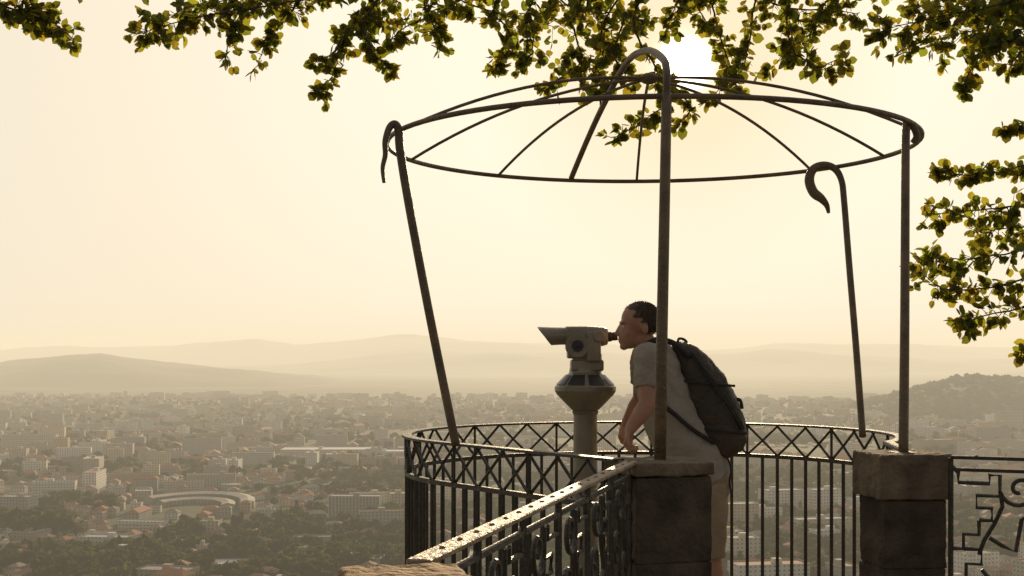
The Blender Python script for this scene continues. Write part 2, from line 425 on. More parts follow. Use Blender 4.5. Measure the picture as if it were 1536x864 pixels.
for t in range(40000):
    if cnt>9500: break
    py=600+285*random.random()**1.3; px=random.uniform(-300,1850)
    y=D_(py);x=(px-768)/F*y
    nn=fn(x,y,300,4)
    onhill=gz(x,y)>tz(x,y)+3
    if not onhill and nn>.33-.3*random.random(): continue
    if not free(x,y,1.5): continue
    tree_at(x,y,random.uniform(7,13) if py<740 else random.uniform(7,14),7 if random.random()<.08 else random.randrange(7)); cnt+=1
for t in range(2600):
    px=random.uniform(1150,1900);y=random.uniform(2800,4300);x=(px-768)/F*y
    if HD(x,y)>tz(x,y)+3: tree_at(x,y,random.uniform(10,19),random.randrange(7))
for (a,b,n,sp,h) in ((45,800,46,55,20),(15,795,16,25,19),(190,845,36,50,17),(120,862,30,60,15),(270,862,26,55,14),(375,862,12,25,12),(440,800,16,34,13),(540,800,24,70,12),(330,862,10,40,12),(280,805,22,60,13),(580,840,26,40,13),(1180,840,30,80,12),(1240,760,26,60,12),(400,790,14,50,13),(470,862,22,50,14),(60,845,12,40,14),(500,850,20,60,15)):
    for i in range(n):
        bb=b+random.gauss(0,.22)*sp*.5; y=D_(bb);x=(a+random.gauss(0,.6)*sp-768)/F*y
        tree_at(x,y,h*random.uniform(.7,1.15),random.randrange(7))
V=np.concatenate(Vall).astype(np.float32);C=np.concatenate(Call).astype(np.float32)
me=bpy.data.meshes.new('distant_trees');nt_=len(V)//3
me.vertices.add(len(V));me.vertices.foreach_set('co',V.ravel())
me.loops.add(len(V));me.loops.foreach_set('vertex_index',np.arange(len(V),dtype=np.int32))
me.polygons.add(nt_);me.polygons.foreach_set('loop_start',np.arange(0,len(V),3,dtype=np.int32))
me.update(calc_edges=True)
at=me.attributes.new('lc','FLOAT_COLOR','FACE');at.data.foreach_set('color',C.ravel())
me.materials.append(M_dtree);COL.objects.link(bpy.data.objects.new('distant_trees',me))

# ------------------------------------------------------------ terrace + balcony
CX,CY=.72,7.
mb=MB(); mb.box((0,.2,FLOOR-.1),(9,10.4,.2)); bevel(mb.obj('terrace_floor',M_floor),.02)
mb=MB(); mb.box((0,.2,FLOOR-1.6),(8.8,10.2,2.8)); mb.obj('retaining_wall',M_stone)
mb=MB(); n=64
def slab(mb,r,z0,z1,r2=None):
    r2=r2 or r
    vs=[(CX+q*math.sin(2*math.pi*i/n),CY+q*math.cos(2*math.pi*i/n),z) for q,z in((r2,z0),(r,z1)) for i in range(n)]
    fs=[(i,i+n,(i+1)%n+n,(i+1)%n) for i in range(n)]+[tuple(range(n)),tuple(reversed(range(n,2*n)))]
    mb.add(vs,fs)
slab(mb,1.36,FLOOR-.18,FLOOR-.004); slab(mb,1.25,FLOOR-5,FLOOR-.19,1.1); mb.box((.9,5.7,FLOOR-.09),(1.6,1.0,.16))
mb.obj('balcony_floor',M_floor)

def pillar(c,w,ztop,rz,capw,caph,capmat=None):
    e=empty('stone_pillar')
    mb=MB(); x,y=c; hb=ztop-caph-FLOOR
    k=3
    for i in range(k):
        zz=FLOOR+hb*(i+.5)/k; mb.box((x+random.uniform(-.002,.002),y,zz),(w,w,hb/k-.003),rz+random.uniform(-.004,.004))
    mb.box((x,y,FLOOR+hb/2),(w-.012,w-.012,hb-.002),rz)
    o=bevel(mb.obj('shaft',M_stone,parent=e),.005,2)
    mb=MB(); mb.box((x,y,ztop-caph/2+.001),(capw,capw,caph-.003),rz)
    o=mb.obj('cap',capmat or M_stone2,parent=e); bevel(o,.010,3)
    for oo in e.children:
        s=oo.modifiers.new('sub','SUBSURF'); s.subdivision_type='SIMPLE'; s.levels=4; s.render_levels=4
        t=bpy.data.textures.new('st','CLOUDS'); t.noise_scale=.05; t.noise_depth=3; d=oo.modifiers.new('d','DISPLACE'); d.texture=t; d.texture_coords='GLOBAL'; d.strength=.014
    return e
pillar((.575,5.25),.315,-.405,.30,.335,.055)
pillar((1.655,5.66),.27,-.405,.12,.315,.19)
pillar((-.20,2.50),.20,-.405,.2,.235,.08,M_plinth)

P0=[Vector((.42,5.22,0))]
P0+= [Vector((CX+1.27*math.sin(math.radians(t)),CY+1.27*math.cos(math.radians(t)),0)) for t in range(-128,126,2)]
P0+= [Vector((1.70,5.80,0))]
def resample(P,d):
    out=[P[0].copy()];acc=0
    for i in range(len(P)-1):
        a,b=P[i],P[i+1];l=(b-a).length;p=0
        while acc+(l-p)>=d:
            p+=d-acc;acc=0;out.append(a.lerp(b,p/l))
        acc+=l-p
    return out
Q=resample(P0,.1)
e=empty('balcony_railing')
ZT=-.40
mb=MB(); mb.sweep([q+Vector((0,0,ZT)) for q in Q],.05,.012); mb.sweep([q+Vector((0,0,ZT-.185)) for q in Q],.022,.022)
mb.sweep([q+Vector((0,0,FLOOR+.1)) for q in Q],.03,.02)
mb.obj('rails',M_lattice,parent=e)
mb=MB()
for i,q in enumerate(Q): 
    mb.tube([q+Vector((0,0,ZT-.19)),q+Vector((0,0,FLOOR+.09))],.0105,6)
    if i%6==0: mb.tube([q+Vector((0,0,ZT-.01)),q+Vector((0,0,ZT-.19))],.008,6)
mb.obj('balusters',M_lattice,parent=e)
mb=MB()
for i in range(0,len(Q)-2,2):
    n1=(Q[i+2]-Q[i]).normalized().cross(Vector((0,0,1)))*.006
    mb.tube([Q[i]+Vector((0,0,ZT-.012))+n1,Q[i+1]+Vector((0,0,ZT-.1))+n1,Q[i+2]+Vector((0,0,ZT-.187))+n1],.0075,5)
    mb.tube([Q[i]+Vector((0,0,ZT-.187))-n1,Q[i+1]+Vector((0,0,ZT-.1))-n1,Q[i+2]+Vector((0,0,ZT-.012))-n1],.0075,5)
mb.obj('lattice',M_lattice,parent=e)

# ------------------------------------------------------------ pergola frame
e=empty('iron_pergola')
RR=1.37; ZR=1.10
def ring(th,r=RR,z=ZR): a=math.radians(th); return Vector((CX+r*math.sin(a),CY+r*math.cos(a),z))
mb=MB()
mb.tube([ring(t) for t in range(0,360,4)],.0125,8,closed=True)
for th in (-36,-70,-108,2.6,50,76,109):
    mb.tube([ring(th,RR*(1-s),ZR+.36*(1-(1-s)**2)) for s in [i/16 for i in range(16)]]+[Vector((CX,CY,ZR+.36))],.0085,7)
mb.ell((CX,CY,ZR+.36),(.05,.05,.03))
mb.obj('canopy_hoops',M_iron,smooth=True,parent=e)
mb=MB()
bar=cr([S(1000,140,5.63),S(1000,108,5.66),S(994,88,5.8),S(970,76,6.3),S(940,94,6.9),S(905,158,7.55),S(880,212,8.0),S(857,267,8.33)],8)
mb.tube(bar,[.017,.017],10)
lp=cr([S(684,668,6.15),S(668,590,6.18),S(640,450,6.24),S(612,300,6.32),S(600,225,6.37),S(598,196,6.38),S(592,186,6.38),S(584,192,6.37),S(578,212,6.35),S(578,232,6.34),S(574,252,6.33),S(576,274,6.32)],6)
k=len(lp); mb.tube(lp,[.021 if i<k*.45 else .021-.013*(i-k*.45)/(k*.55) for i in range(k)],10)
mb.tube([S(990,696,5.25),S(993,500,5.38),S(997,300,5.52),S(1000,140,5.63)],[.024,.022],12)
mb.tube(cr([S(1355,686,5.66),S(1357,500,5.85),S(1358,300,6.1),S(1359,196,6.26),S(1362,186,6.28),S(1370,190,6.28),S(1375,204,6.28),S(1370,214,6.28)],5),[.021,.016],12)
hk=cr([S(1294,655,6.98),S(1284,520,7.2),S(1274,400,7.42),S(1266,300,7.63),S(1262,270,7.68),S(1252,253,7.7),S(1236,248,7.7),S(1220,254,7.69),S(1214,270,7.68),S(1220,288,7.67),S(1232,298,7.66),S(1240,308,7.66),S(1243,320,7.66)],6)
k=len(hk);mb.tube(hk,[.018]*(k//3)+[.018+.010*min(1,(i)/(k*.33)) if i<k*.45 else .028-.021*((i-k*.45)/(k*.22)) for i in range(k-k//3)],10)
mb.obj('posts',M_iron,smooth=True,parent=e)
mb=MB()
for p in (S(990,694,5.25),S(1355,682,5.66)): mb.box(p+Vector((0,0,.006)),(.1,.1,.012),.2)
mb.obj('base_plates',M_iron,parent=e)

# ------------------------------------------------------------ ornamental railings
def spiral(c,r0,r1,a0,a1,n=22):
    return [(c[0]+(r0+(r1-r0)*i/n)*math.cos(a0+(a1-a0)*i/n),c[1]+(r0+(r1-r0)*i/n)*math.sin(a0+(a1-a0)*i/n)) for i in range(n+1)]
def ornate(A,B,zt,capw,capmat):
    e=empty('ornamental_railing'); A=Vector((*A,0));B=Vector((*B,0)); L_=(B-A).length;u=(B-A)/L_
    def G(s,h): return A+u*s+Vector((0,0,zt+h))
    mb=MB(); k=12; mb.sweep([G(L_*i/k,0) for i in range(k+1)],capw,.014); o=mb.obj('top_rail',capmat,parent=e); bevel(o,.003,1)
    mb=MB()
    if capw>.04:
        for i in range(int(L_/.13)):
            mb.ell(G(.06+i*.13,.001),(.007,.007,.004),nu=10,nv=6)
    else: mb.ell(G(.1,0),(.008,.008,.005),nu=8,nv=5)
    mb.obj('rivets',M_rail,parent=e)
    mb=MB(); m_=max(1,round(L_/.40)); w=L_/m_
    mb.sweep([G(0,-.05),G(L_/2,-.05),G(L_,-.05)],.014,.014)
    mb.sweep([G(0,-.88),G(L_/2,-.88),G(L_,-.88)],.02,.02)
    for i in range(m_+1):
        s=i*w; mb.tube([G(s,-.01),G(s,-1.03)],.011,6)
    for i in range(m_):
        s=i*w
        def T(pl,r=.0085,rev=False):
            mb.tube([G(s+(w-x if rev else x),h) for x,h in pl],r,6)
        key=[(0.0,-.04*1),(.03,-.07),(.03,-.11),(.15,-.11),(.15,-.075),(.19,-.075),(.19,-.16),(.10,-.16),(.10,-.21),(.16,-.21),(.16,-.26),(.11,-.26)]
        T(key)
        T([(0,-.38),(.05,-.38),(.05,-.32),(.11,-.32),(.11,-.26)])
        T([(0,-.52),(.06,-.52),(.06,-.44),(.12,-.44),(.12,-.38),(.05,-.38)])
        T(spiral((.265,-.13),.012,.075,4.8,-3.0)+[(.20,-.20),(.17,-.27),(.13,-.34),(.11,-.40)])
        T(spiral((.32,-.30),.012,.07,1.6,8.6)+[(.25,-.38),(.20,-.36),(.15,-.33)])
        T(spiral((.10,-.64),.012,.075,2,9.6)+[(.19,-.56),(.26,-.50),(.34,-.46),(.40*w/.4,-.44)])
        T(spiral((.30,-.72),.012,.08,5,-2.4)+[(.22,-.62),(.17,-.52),(.12,-.46)])
        T([(.0,-.80),(.08,-.80),(.08,-.76),(.0,-.76)]); T([(.4*w/.4,-.60),(.36,-.60),(.36,-.66),(.4*w/.4,-.66)])
    mb.obj('scrollwork',M_lattice,parent=e)
ornate((.455,5.10),(-.185,2.62),-.398,.050,M_rail)
ornate((1.80,5.47),(3.30,4.80),-.405,.035,M_lattice)

# ------------------------------------------------------------ coin telescope
TD=6.95
def T_(a,b,dy=0): return S(a,b,TD)+Vector((0,dy,0))
e=empty('tower_viewer_telescope')
def lathe(mb,a,prof,n=48,mat=0):
    c=S(a,535,TD);vs=[];fs=[]
    for (b,r) in prof:
        z=(HZ-b)/F*TD
        for j in range(n):
            q=2*math.pi*j/n;vs.append((c.x+r*math.cos(q),c.y+r*math.sin(q),z))
    k=len(prof)
    for i in range(k-1):
        for j in range(n): fs.append((i*n+j,(i*n+(j+1)%n),((i+1)*n+(j+1)%n),(i+1)*n+j))
    fs.append(tuple(reversed(range(n))));fs.append(tuple(range((k-1)*n,k*n)))
    mb.add(vs,fs,mat)
mb=MB()
lathe(mb,878,[(951,.16),(946,.16),(944,.07),(740,.066),(738,.072),(733,.072),(731,.064),(660,.062),(640,.062),(622,.062),(620,.066),(616,.070)])
mb.obj('column',M_scope,parent=e)
mb=MB(); lathe(mb,878,[(616,.066),(592,.148),(586,.160),(580,.160),(577,.150),(562,.098),(559,.085),(552,.082)])
mb.obj('collar',M_scope,parent=e)
mb=MB()
c=S(878,535,TD)
for k in range(8):
    a0=2*math.pi*(k+.10)/8;a1=2*math.pi*(k+.90)/8;vs=[]
    for (b,r) in((577,.153),(562.5,.103)):
        z=(HZ-b)/F*TD
        for t in range(5):
            a=a0+(a1-a0)*t/4;vs.append((c.x+r*math.cos(a),c.y+r*math.sin(a),z+.002))
    mb.add(vs,[(t,t+1,t+6,t+5) for t in range(4)])
mb.obj('instruction_panels',M_dark,parent=e)
mb=MB()
mb.box(T_(880,548),(.17,.15,.06)); mb.box(T_(880,536),(.15,.13,.05))
mb.box(T_(889,520,-.085),(.075,.03,.16)); mb.box(T_(889,520,.085),(.075,.03,.16)); mb.box(T_(866,522,-.02),(.11,.12,.11))
bevel(mb.obj('yoke',M_scope,parent=e),.012,3)
mb=MB()
cc=T_(865,519,-.10)
mb.tube([cc+Vector((0,.08,0)),cc+Vector((0,.0,0))],.062,28)
cc=T_(897,505,-.10); mb.tube([cc+Vector((0,.06,0)),cc+Vector((0,-.012,0))],.03,20)
bevel(mb.obj('pivot_knob',M_scope,parent=e),.005,2)
mb=MB();cc=T_(865,519,-.10); mb.tube([cc+Vector((0,-.001,0)),cc+Vector((0,-.014,0))],.030,20);mb.ell(cc+Vector((0,-.014,0)),(.012,.008,.012))
mb.obj('coin_dial',M_dark,parent=e)
mb=MB()
mb.loft([(T_(846,503),.040,.055),(T_(850,503),.047,.075),(T_(880,503.5),.050,.085),(T_(904,505),.050,.082),(T_(911,505),.042,.07)],power=4,n=32)
o=mb.obj('housing',M_scope,parent=e,smooth=False);bevel(o,.006,2)
mb=MB()
n=28;vs=[];fs=[]
prof=[(851,.040),(835,.041),(820,.043),(812,.044)]
for i,(a,r) in enumerate(prof):
    for j in range(n):
        q=2*math.pi*j/n; y_=r*1.6*math.cos(q); z_=r*math.sin(q); cx=T_(a,504)
        sl=(i/3)*(.026*(1-z_/r)) - (i/3)*.010*(1+z_/r)
        vs.append((cx.x+sl,cx.y+y_,cx.z+z_))
for i in range(3):
    for j in range(n): fs.append((i*n+j,i*n+(j+1)%n,(i+1)*n+(j+1)%n,(i+1)*n+j))
mb.add(vs,fs); o=mb.obj('objective_hood',M_scope,parent=e); s=o.modifiers.new('s','SOLIDIFY');s.thickness=.005;s.offset=-1
mb=MB(); mb.tube([T_(835,504),T_(832,504)],.038,20,sq=1.5); mb.obj('objective_glass',M_dark,parent=e)
mb=MB()
for dy in(-.035,.035):
    mb.tube([T_(909,505,dy),T_(916,505,dy),T_(917,505,dy),T_(925,504,dy)],[.026,.026,.021,.023],18)
mb.obj('eyepieces',M_glass,parent=e)

# ------------------------------------------------------------ man
MD=6.72
def B_(a,b,dy=0): return S(a,b,MD)+Vector((0,dy,0))
man=empty('man')
mb=MB()
mb.ell(B_(960,480),(.096,.076,.092),(0,.15,0))
mb.ell(B_(946,498),(.062,.056,.086),(0,.12,0))
mb.cap(B_(938,515),.028,B_(964,508,-.035),.022);mb.cap(B_(938,515),.028,B_(964,508,.035),.022)
mb.ell(B_(936,520),(.022,.024,.018))
mb.cap(B_(930,489),.009,B_(925.5,500),.013); mb.ell(B_(928,501),(.012,.018,.010))
mb.ell(B_(933,484,-.025),(.014,.028,.009));mb.ell(B_(933,484,.025),(.014,.028,.009))
mb.ell(B_(930,509),(.011,.022,.006));mb.ell(B_(931,513),(.011,.019,.006))
for s in(-1,1): mb.ell(B_(965,492,s*.077),(.019,.010,.033),(0,-.15,s*.3)); mb.ell(B_(942,500,s*.04),(.02,.018,.02))
mb.cap(B_(962,503),.052,B_(975,530),.062)
mb.loft([(B_(972,520),.05,.07),(B_(980,540),.09,.15),(B_(994,585),.11,.165),(B_(1012,630),.12,.155),(B_(1035,675),.125,.15),(B_(1055,712),.12,.155)])
for s in(-1,1):
    mb.cap(B_(1058,715,s*.085),.088,B_(1060,822,s*.09),.056); mb.cap(B_(1060,822,s*.09),.055,B_(1066,868,s*.09),.058)
    mb.cap(B_(1066,868,s*.09),.058,B_(1072,945,s*.09),.037)
    mb.cap(B_(1074,952,s*.09),.04,B_(1040,957,s*.1),.032)
def hand(W,d,pn,side,sc=1.,curl=.5):
    d=d.normalized();side=(side-d*side.dot(d)).normalized();pn=side.cross(d)*(1 if side.cross(d).dot(pn)>0 else -1)
    K=W+d*.085*sc
    for i in range(4):
        o=(1.5-i)*.019*sc
        mb.cap(W+side*o*.6,.015*sc,K+side*o,.0125*sc,n=10)
        l=[.040,.045,.042,.034][i]*sc; p=K+side*o; a=curl*.7; r=.0098*sc
        for jn in range(3):
            dd=(d*math.cos(a)+pn*math.sin(a)); q=p+dd*l; mb.cap(p,r,q,r*.9,n=10); p=q; l*=.68;a+=curl*1.15; r*=.92
    b=W+side*.018*sc+d*.02*sc; dd=(side*.75+d*.55+pn*.35).normalized(); q=b+dd*.042*sc; mb.cap(b,.016*sc,q,.0115*sc,n=10)
    d2=(side*.25+d*.8+pn*.5).normalized(); q2=q+d2*.03*sc; mb.cap(q,.0112*sc,q2,.010*sc,n=10); mb.cap(q2,.010*sc,q2+(d2+pn*.3).normalized()*.022*sc,.0085*sc,n=10)
def arm(SH,EL,WR):
    mb.cap(SH,.060,SH.lerp(EL,.5),.051); mb.cap(SH.lerp(EL,.5),.051,EL,.042); mb.cap(EL,.042,EL.lerp(WR,.35),.044); mb.cap(EL.lerp(WR,.35),.044,WR,.028)
SH=B_(966,537,-.185);EL=B_(964,604,-.235);WR=B_(938,640,-.27); arm(SH,EL,WR)
hand(WR,Vector((-.15,-.05,-1)),Vector((.9,.3,-.1)),Vector((-.5,-.8,.1)),.92,1.15)
SH2=B_(972,535,.175);EL2=B_(968,600,.235);WR2=B_(946,638,.25); arm(SH2,EL2,WR2)
hand(WR2,Vector((-.2,.0,-.9)),Vector((.9,-.3,-.3)),Vector((-.6,.7,.1)),.92,.95)
remesh(mb.obj('body',M_skin,smooth=True,parent=man),.0055,3,.5)
mb=MB()
for s in(-1,1): mb.ell(B_(935,490,s*.028),(.010,.012,.010))
mb.obj('eyes',M_eye,smooth=True,parent=man)
mb=MB()
hx=B_(957,482)
def keep(p):
    q=p-hx; nz=noise.noise(p*45)*.012+noise.noise(p*120)*.006
    front=q.z>.044+max(0,-.01-q.x)*.5+nz and q.x>-.074
    side=q.x>.014+max(0,-.01-q.z)*.55+nz and q.z>-.055+nz
    temple=q.z>.014+nz and q.x>-.020+nz
    return front or side or temple
mb.ell(B_(961,480),(.0955,.0765,.0915),(0,.15,0),nu=110,nv=80,keep=keep)
o=mb.obj('hair',M_hair,smooth=True,parent=man); s=o.modifiers.new('s','SOLIDIFY');s.thickness=.005;s.offset=0
t=bpy.data.textures.new('hr','CLOUDS');t.noise_scale=.016;d=o.modifiers.new('d','DISPLACE');d.texture=t;d.strength=.010;d.texture_coords='LOCAL'
mb=MB()
for i in range(3600):
    a=random.uniform(0,6.283);u=random.uniform(-.7,1);st=math.sqrt(1-u*u)
    nrm=Vector((st*math.cos(a),st*math.sin(a),u)); p=B_(961,480)+Vector((nrm.x*.0965,nrm.y*.0775,nrm.z*.0925))
    if not keep(p): continue
    t_=(nrm*.4+Vector((.55+random.gauss(0,.3),random.gauss(0,.35),-.25))).normalized()
    mb.tube([p,p+t_*.009,p+t_*.017+Vector((0,0,-.004))],[.0012,.0004],4)
mb.obj('hair_strands',M_hair,parent=man)
mb=MB()
mb.loft([(B_(969,514),.060,.066),(B_(974,524),.088,.12),(B_(981,540),.118,.185),(B_(991,575),.132,.195),(B_(1006,620),.148,.19),(B_(1026,662),.156,.185),(B_(1046,698),.152,.185),(B_(1058,722),.146,.19)],n=40)
SL=SH.lerp(EL,.66);SL2=SH2.lerp(EL2,.66)
mb.cap(SH,.072,SH.lerp(EL,.3),.068); mb.tube([SH.lerp(EL,.25),SH.lerp(EL,.5),SL],[.068,.064,.064],20)
mb.cap(SH2,.072,SH2.lerp(EL2,.3),.066); mb.tube([SH2.lerp(EL2,.25),SL2],[.066,.062],20)
o=remesh(mb.obj('shirt',M_shirt,smooth=True,parent=man),.007,4,.5)
t=bpy.data.textures.new('fold','CLOUDS');t.noise_scale=.09;t.noise_depth=2;d=o.modifiers.new('d','DISPLACE');d.texture=t;d.strength=.034;d.mid_level=.5;d.texture_coords='LOCAL'
mb=MB()
mb.loft([(B_(1046,700),.135,.165),(B_(1056,722),.136,.172),(B_(1062,745),.12,.17)],n=32)
for s in(-1,1): mb.tube([B_(1060,725,s*.08),B_(1062,770,s*.088),B_(1062,832,s*.092)],[.100,.086,.071],20)
o=remesh(mb.obj('shorts',M_shorts,smooth=True,parent=man),.007,3,.5)
t=bpy.data.textures.new('fold2','CLOUDS');t.noise_scale=.08;d=o.modifiers.new('d','DISPLACE');d.texture=t;d.strength=.022;d.texture_coords='LOCAL'
mb=MB()
for s in(-1,1): mb.loft([(B_(1084,957,s*.09),.035,.04),(B_(1070,955,s*.09),.045,.048),(B_(1045,958,s*.1),.035,.05),(B_(1030,960,s*.1),.02,.035)],power=2.6)
mb.obj('shoes',M_shoe,smooth=True,parent=man)
bp=empty('backpack')
mb=MB()
mb.loft([(B_(1012,516),.02,.06),(B_(1020,524),.055,.10),(B_(1035,545),.095,.135),(B_(1052,580),.128,.15),(B_(1067,615),.140,.155),(B_(1082,650),.128,.15),(B_(1090,670),.095,.14),(B_(1095,682),.045,.11)],n=36,power=2.6)
mb.loft([(B_(1082,592),.02,.07),(B_(1088,602),.045,.11),(B_(1096,630),.062,.12),(B_(1103,658),.055,.12),(B_(1106,676),.025,.09)],n=28,power=2.8)
o=remesh(mb.obj('bag_body',M_bag,smooth=True,parent=bp),.008,3,.5)
t=bpy.data.textures.new('bf','CLOUDS');t.noise_scale=.07;d=o.modifiers.new('d','DISPLACE');d.texture=t;d.strength=.026;d.texture_coords='LOCAL'
mb=MB()
mb.sweep(cr([B_(1035,528,-.13),B_(1056,560,-.165),B_(1085,600,-.165),B_(1110,640,-.13)],6),.012,.02)
mb.tube(cr([B_(1015,518,-.03),B_(1018,508,-.02),B_(1030,512,.02),B_(1034,528,.03)],6),.007,8)
for b_,dz in((570,0),(640,0)):
    mb.tube(cr([B_(1012+ (b_-570)*.35,b_,-.12),B_(1050+(b_-570)*.4,b_+4,-.168),B_(1096+(b_-570)*.25,b_+8,-.12)],6),.007,8)
mb.tube(cr([B_(1098,597,.0),B_(1108,600,-.04),B_(1110,612,-.06)],4),.009,8)
mb.obj('zips_and_loops',M_strap,parent=bp)
mb=MB()
shp=cr([B_(1030,535,-.12),B_(1003,514,-.125),B_(975,512,-.13),B_(955,530,-.135),B_(950,560,-.15),B_(962,588,-.19),B_(975,598,-.205),B_(1000,615,-.205),B_(1030,640,-.19),B_(1065,662,-.15)],8)
mb.tube(shp,[.016,.010],8,sq=1.)
mb.tube(cr([B_(1085,682,-.11),B_(1090,700,-.13),B_(1088,720,-.13),B_(1092,742,-.13)],5),.005,6)
mb.obj('shoulder_strap',M_strap,smooth=True,parent=bp)

# ------------------------------------------------------------ overhanging tree
tree=empty('linden_tree')
tw=MB(); lv=MB()
OUT=[(0,0),(.30,.10),(.47,.38),(.40,.72),(.0,1.05),(-.40,.72),(-.47,.38),(-.30,.10)]
def leaf(p,d,nrm,s):
    d=d.normalized(); sd=d.cross(nrm)
    if sd.length<1e-3: sd=d.orthogonal()
    sd.normalize(); nn=sd.cross(d); cu=random.uniform(.05,.3); dr=random.uniform(-.25,.25)
    vs=[p+(sd*x*s+d*y*s+nn*(abs(x)*cu+dr*y*y)*s) for x,y in OUT]
    c0=p+(d*.45+nn*(dr*.2-.02))*s; 
    t=random.uniform(.4,1.4); w=random.uniform(.78,1.22)
    lv.add(vs+[c0],[(i,(i+1)%8,8) for i in range(8)],0,None,(t*w,t,t*.9,1))
def rdir(): 
    v=Vector((random.gauss(0,1),random.gauss(0,1),random.gauss(0,1)));return v.normalized()
def twig(p,d,L_,r=.003,big=1.):
    n=max(3,int(L_/.027)); P=[p.copy()]
    for i in range(n):
        d=(d+rdir()*.28+Vector((0,0,-.05))).normalized(); p=p+d*L_/n; P.append(p.copy())
        for q in range(random.choice((1,1,2,2))):
            ld=(d*.5+rdir()*.9+Vector((0,0,-.3))).normalized()
            leaf(p+ld*.012,ld,(rdir()*.8+Vector((0,-.3,.6))).normalized(),random.uniform(.036,.072)*big)
    leaf(p,d,rdir(),.05*big)
    tw.tube(P,[r,r*.4],4)
def branch(path,spread,y,r=.008,dens=1.):
    P=cr([S(a,b,y+random.uniform(-.12,.12)) for a,b in path],6)
    P=[q+rdir()*.006 for q in P]
    tw.tube(P,[r,.0022],6)
    L_=sum((P[i+1]-P[i]).length for i in range(len(P)-1)); sp=spread*.004
    n=int(L_/.040*dens)
    for i in range(n):
        t=(i+random.random())/n*(len(P)-1.001); k=int(t); p=P[k].lerp(P[k+1],t-k)
        if abs(p.x/p.y*F)>880 or (HZ-p.z/p.y*F)<-60: continue
        ax=(P[k+1]-P[k]).normalized(); d=(rdir()*1.0+ax*.5+Vector((0,0,-.15)));d.y*=.8
        twig(p,d.normalized(),sp*random.uniform(.35,1.2))
BR=[
([(-90,-60),(0,6),(50,20),(88,40),(114,66)],15,8.1,1.2),
([(-90,-30),(-10,10),(30,26),(60,36)],18,8.3,1.2),
([(60,-60),(40,-20),(50,5),(75,15)],16,8.1,1.1),
([(760,-90),(600,-40),(480,-5),(400,8),(320,22),(255,36),(215,48)],30,8.0,1.3),
([(520,-60),(440,-15),(340,0),(270,15)],28,8.3,1.3),
([(450,-5),(425,35),(400,62),(386,98)],16,8.1,1.1),
([(390,5),(350,50),(338,86)],16,7.9,1.1),
([(600,-40),(560,10),(520,55),(500,108),(480,145)],16,8.2,1.1),
([(540,30),(558,78),(585,102)],10,8.1,1.1),([(530,30),(500,80),(472,92)],9,8.1,1),
([(640,-50),(590,0),(570,30),(540,20)],28,8.4,1.3),
([(700,-60),(640,-5),(650,35),(662,68)],24,8.0,1.3),
([(740,-60),(690,0),(610,40),(585,60)],22,8.5,1.2),
([(780,-60),(740,10),(765,50),(758,85),(738,102)],20,8.3,1.2),
([(830,-50),(790,20),(800,70),(790,92)],26,8.0,1.3),
([(900,-50),(860,30),(872,90),(820,130)],24,8.2,1.3),
([(960,-50),(900,50),(938,112),(880,138)],26,8.6,1.3),
([(1000,-60),(950,30),(985,105),(1000,150),(960,185),(918,208)],15,8.1,1),
([(1000,120),(1035,160),(1012,190)],12,8.3,1),
([(1080,-60),(1070,10),(1082,60),(1095,110),(1060,155)],16,8.6,1.1),
([(1060,-60),(1040,-20),(1010,15),(1000,50)],20,8.4,1.2),
([(1060,-50),(1045,0),(1062,38)],18,8.1,1.1),
([(1150,-60),(1130,20),(1118,90),(1090,120)],26,8.2,1.3),
([(1200,-60),(1180,20),(1190,75),(1228,100),(1265,82)],22,8.0,1.3),
([(1280,-60),(1240,0),(1215,50),(1160,100)],26,8.5,1.3),
([(850,-50),(840,0),(900,20),(960,10)],36,8.7,1.3),([(1100,-50),(1160,5),(1240,15),(1290,20)],32,8.7,1.2),
([(680,-50),(700,0),(760,25),(830,40)],30,8.7,1.2),
([(940,20),(925,60),(900,95),(860,110)],24,8.4,1.2),
([(1700,-90),(1600,-30),(1500,5),(1400,28),(1312,48)],34,8.0,1.5),
([(1640,-60),(1560,0),(1480,40),(1400,60)],36,8.4,1.4),
([(1500,-10),(1480,50),(1458,100),(1440,138)],18,8.1,1.2),
([(1420,20),(1385,60),(1345,78)],17,8.2,1.2),
([(1660,-40),(1570,30),(1520,50),(1500,80)],32,8.0,1.4),
([(1600,-40),(1520,10),(1440,10),(1360,10)],34,8.6,1.3),
([(1640,20),(1570,60),(1530,80),(1515,100)],22,8.2,1.2),
([(1700,150),(1600,180),(1532,184),(1504,192)],9,8.1,1),
([(1760,200),(1600,235),(1520,252),(1455,262),(1412,256)],17,8.0,1.2),
([(1700,260),(1560,300),(1470,315),(1392,322)],24,8.2,1.2),
([(1700,300),(1560,365),(1460,388),(1380,384)],22,8.0,1.2),
([(1720,340),(1580,400),(1490,430),(1420,434),(1388,412)],24,8.3,1.2),
([(1720,380),(1580,450),(1490,470),(1442,484)],22,8.1,1.2),
([(1720,330),(1600,345),(1530,340),(1470,350)],28,8.5,1.2),
([(1640,440),(1560,500),(1530,530)],8,8.2,1),
]
for pth,spd,y,dn in BR: branch(pth,spd,y,dens=dn*1.15)
for a in range(-80,1700,100):
    branch([(a+60,-110),(a+20,-50),(a,-25)],30,8.3,dens=.9)
def limb(P,r): tw.tube(cr(P,8),r,10)
limb([Vector((4.7,8.3,-7)),Vector((4.65,8.3,-2)),Vector((4.6,8.2,1.4)),Vector((4.3,8.2,3.2)),Vector((4.1,8.3,5.0))],[.24,.12])
limb([Vector((4.45,8.2,2.0)),Vector((3.2,8.2,2.6)),Vector((1.6,8.3,2.75)),Vector((0,8.2,2.72)),Vector((-1.6,8.2,2.6)),Vector((-3.4,8.2,2.4))],[.09,.015])
limb([Vector((4.6,8.2,.4)),Vector((4.0,8.15,.9)),Vector((3.5,8.1,1.1))],[.06,.02])
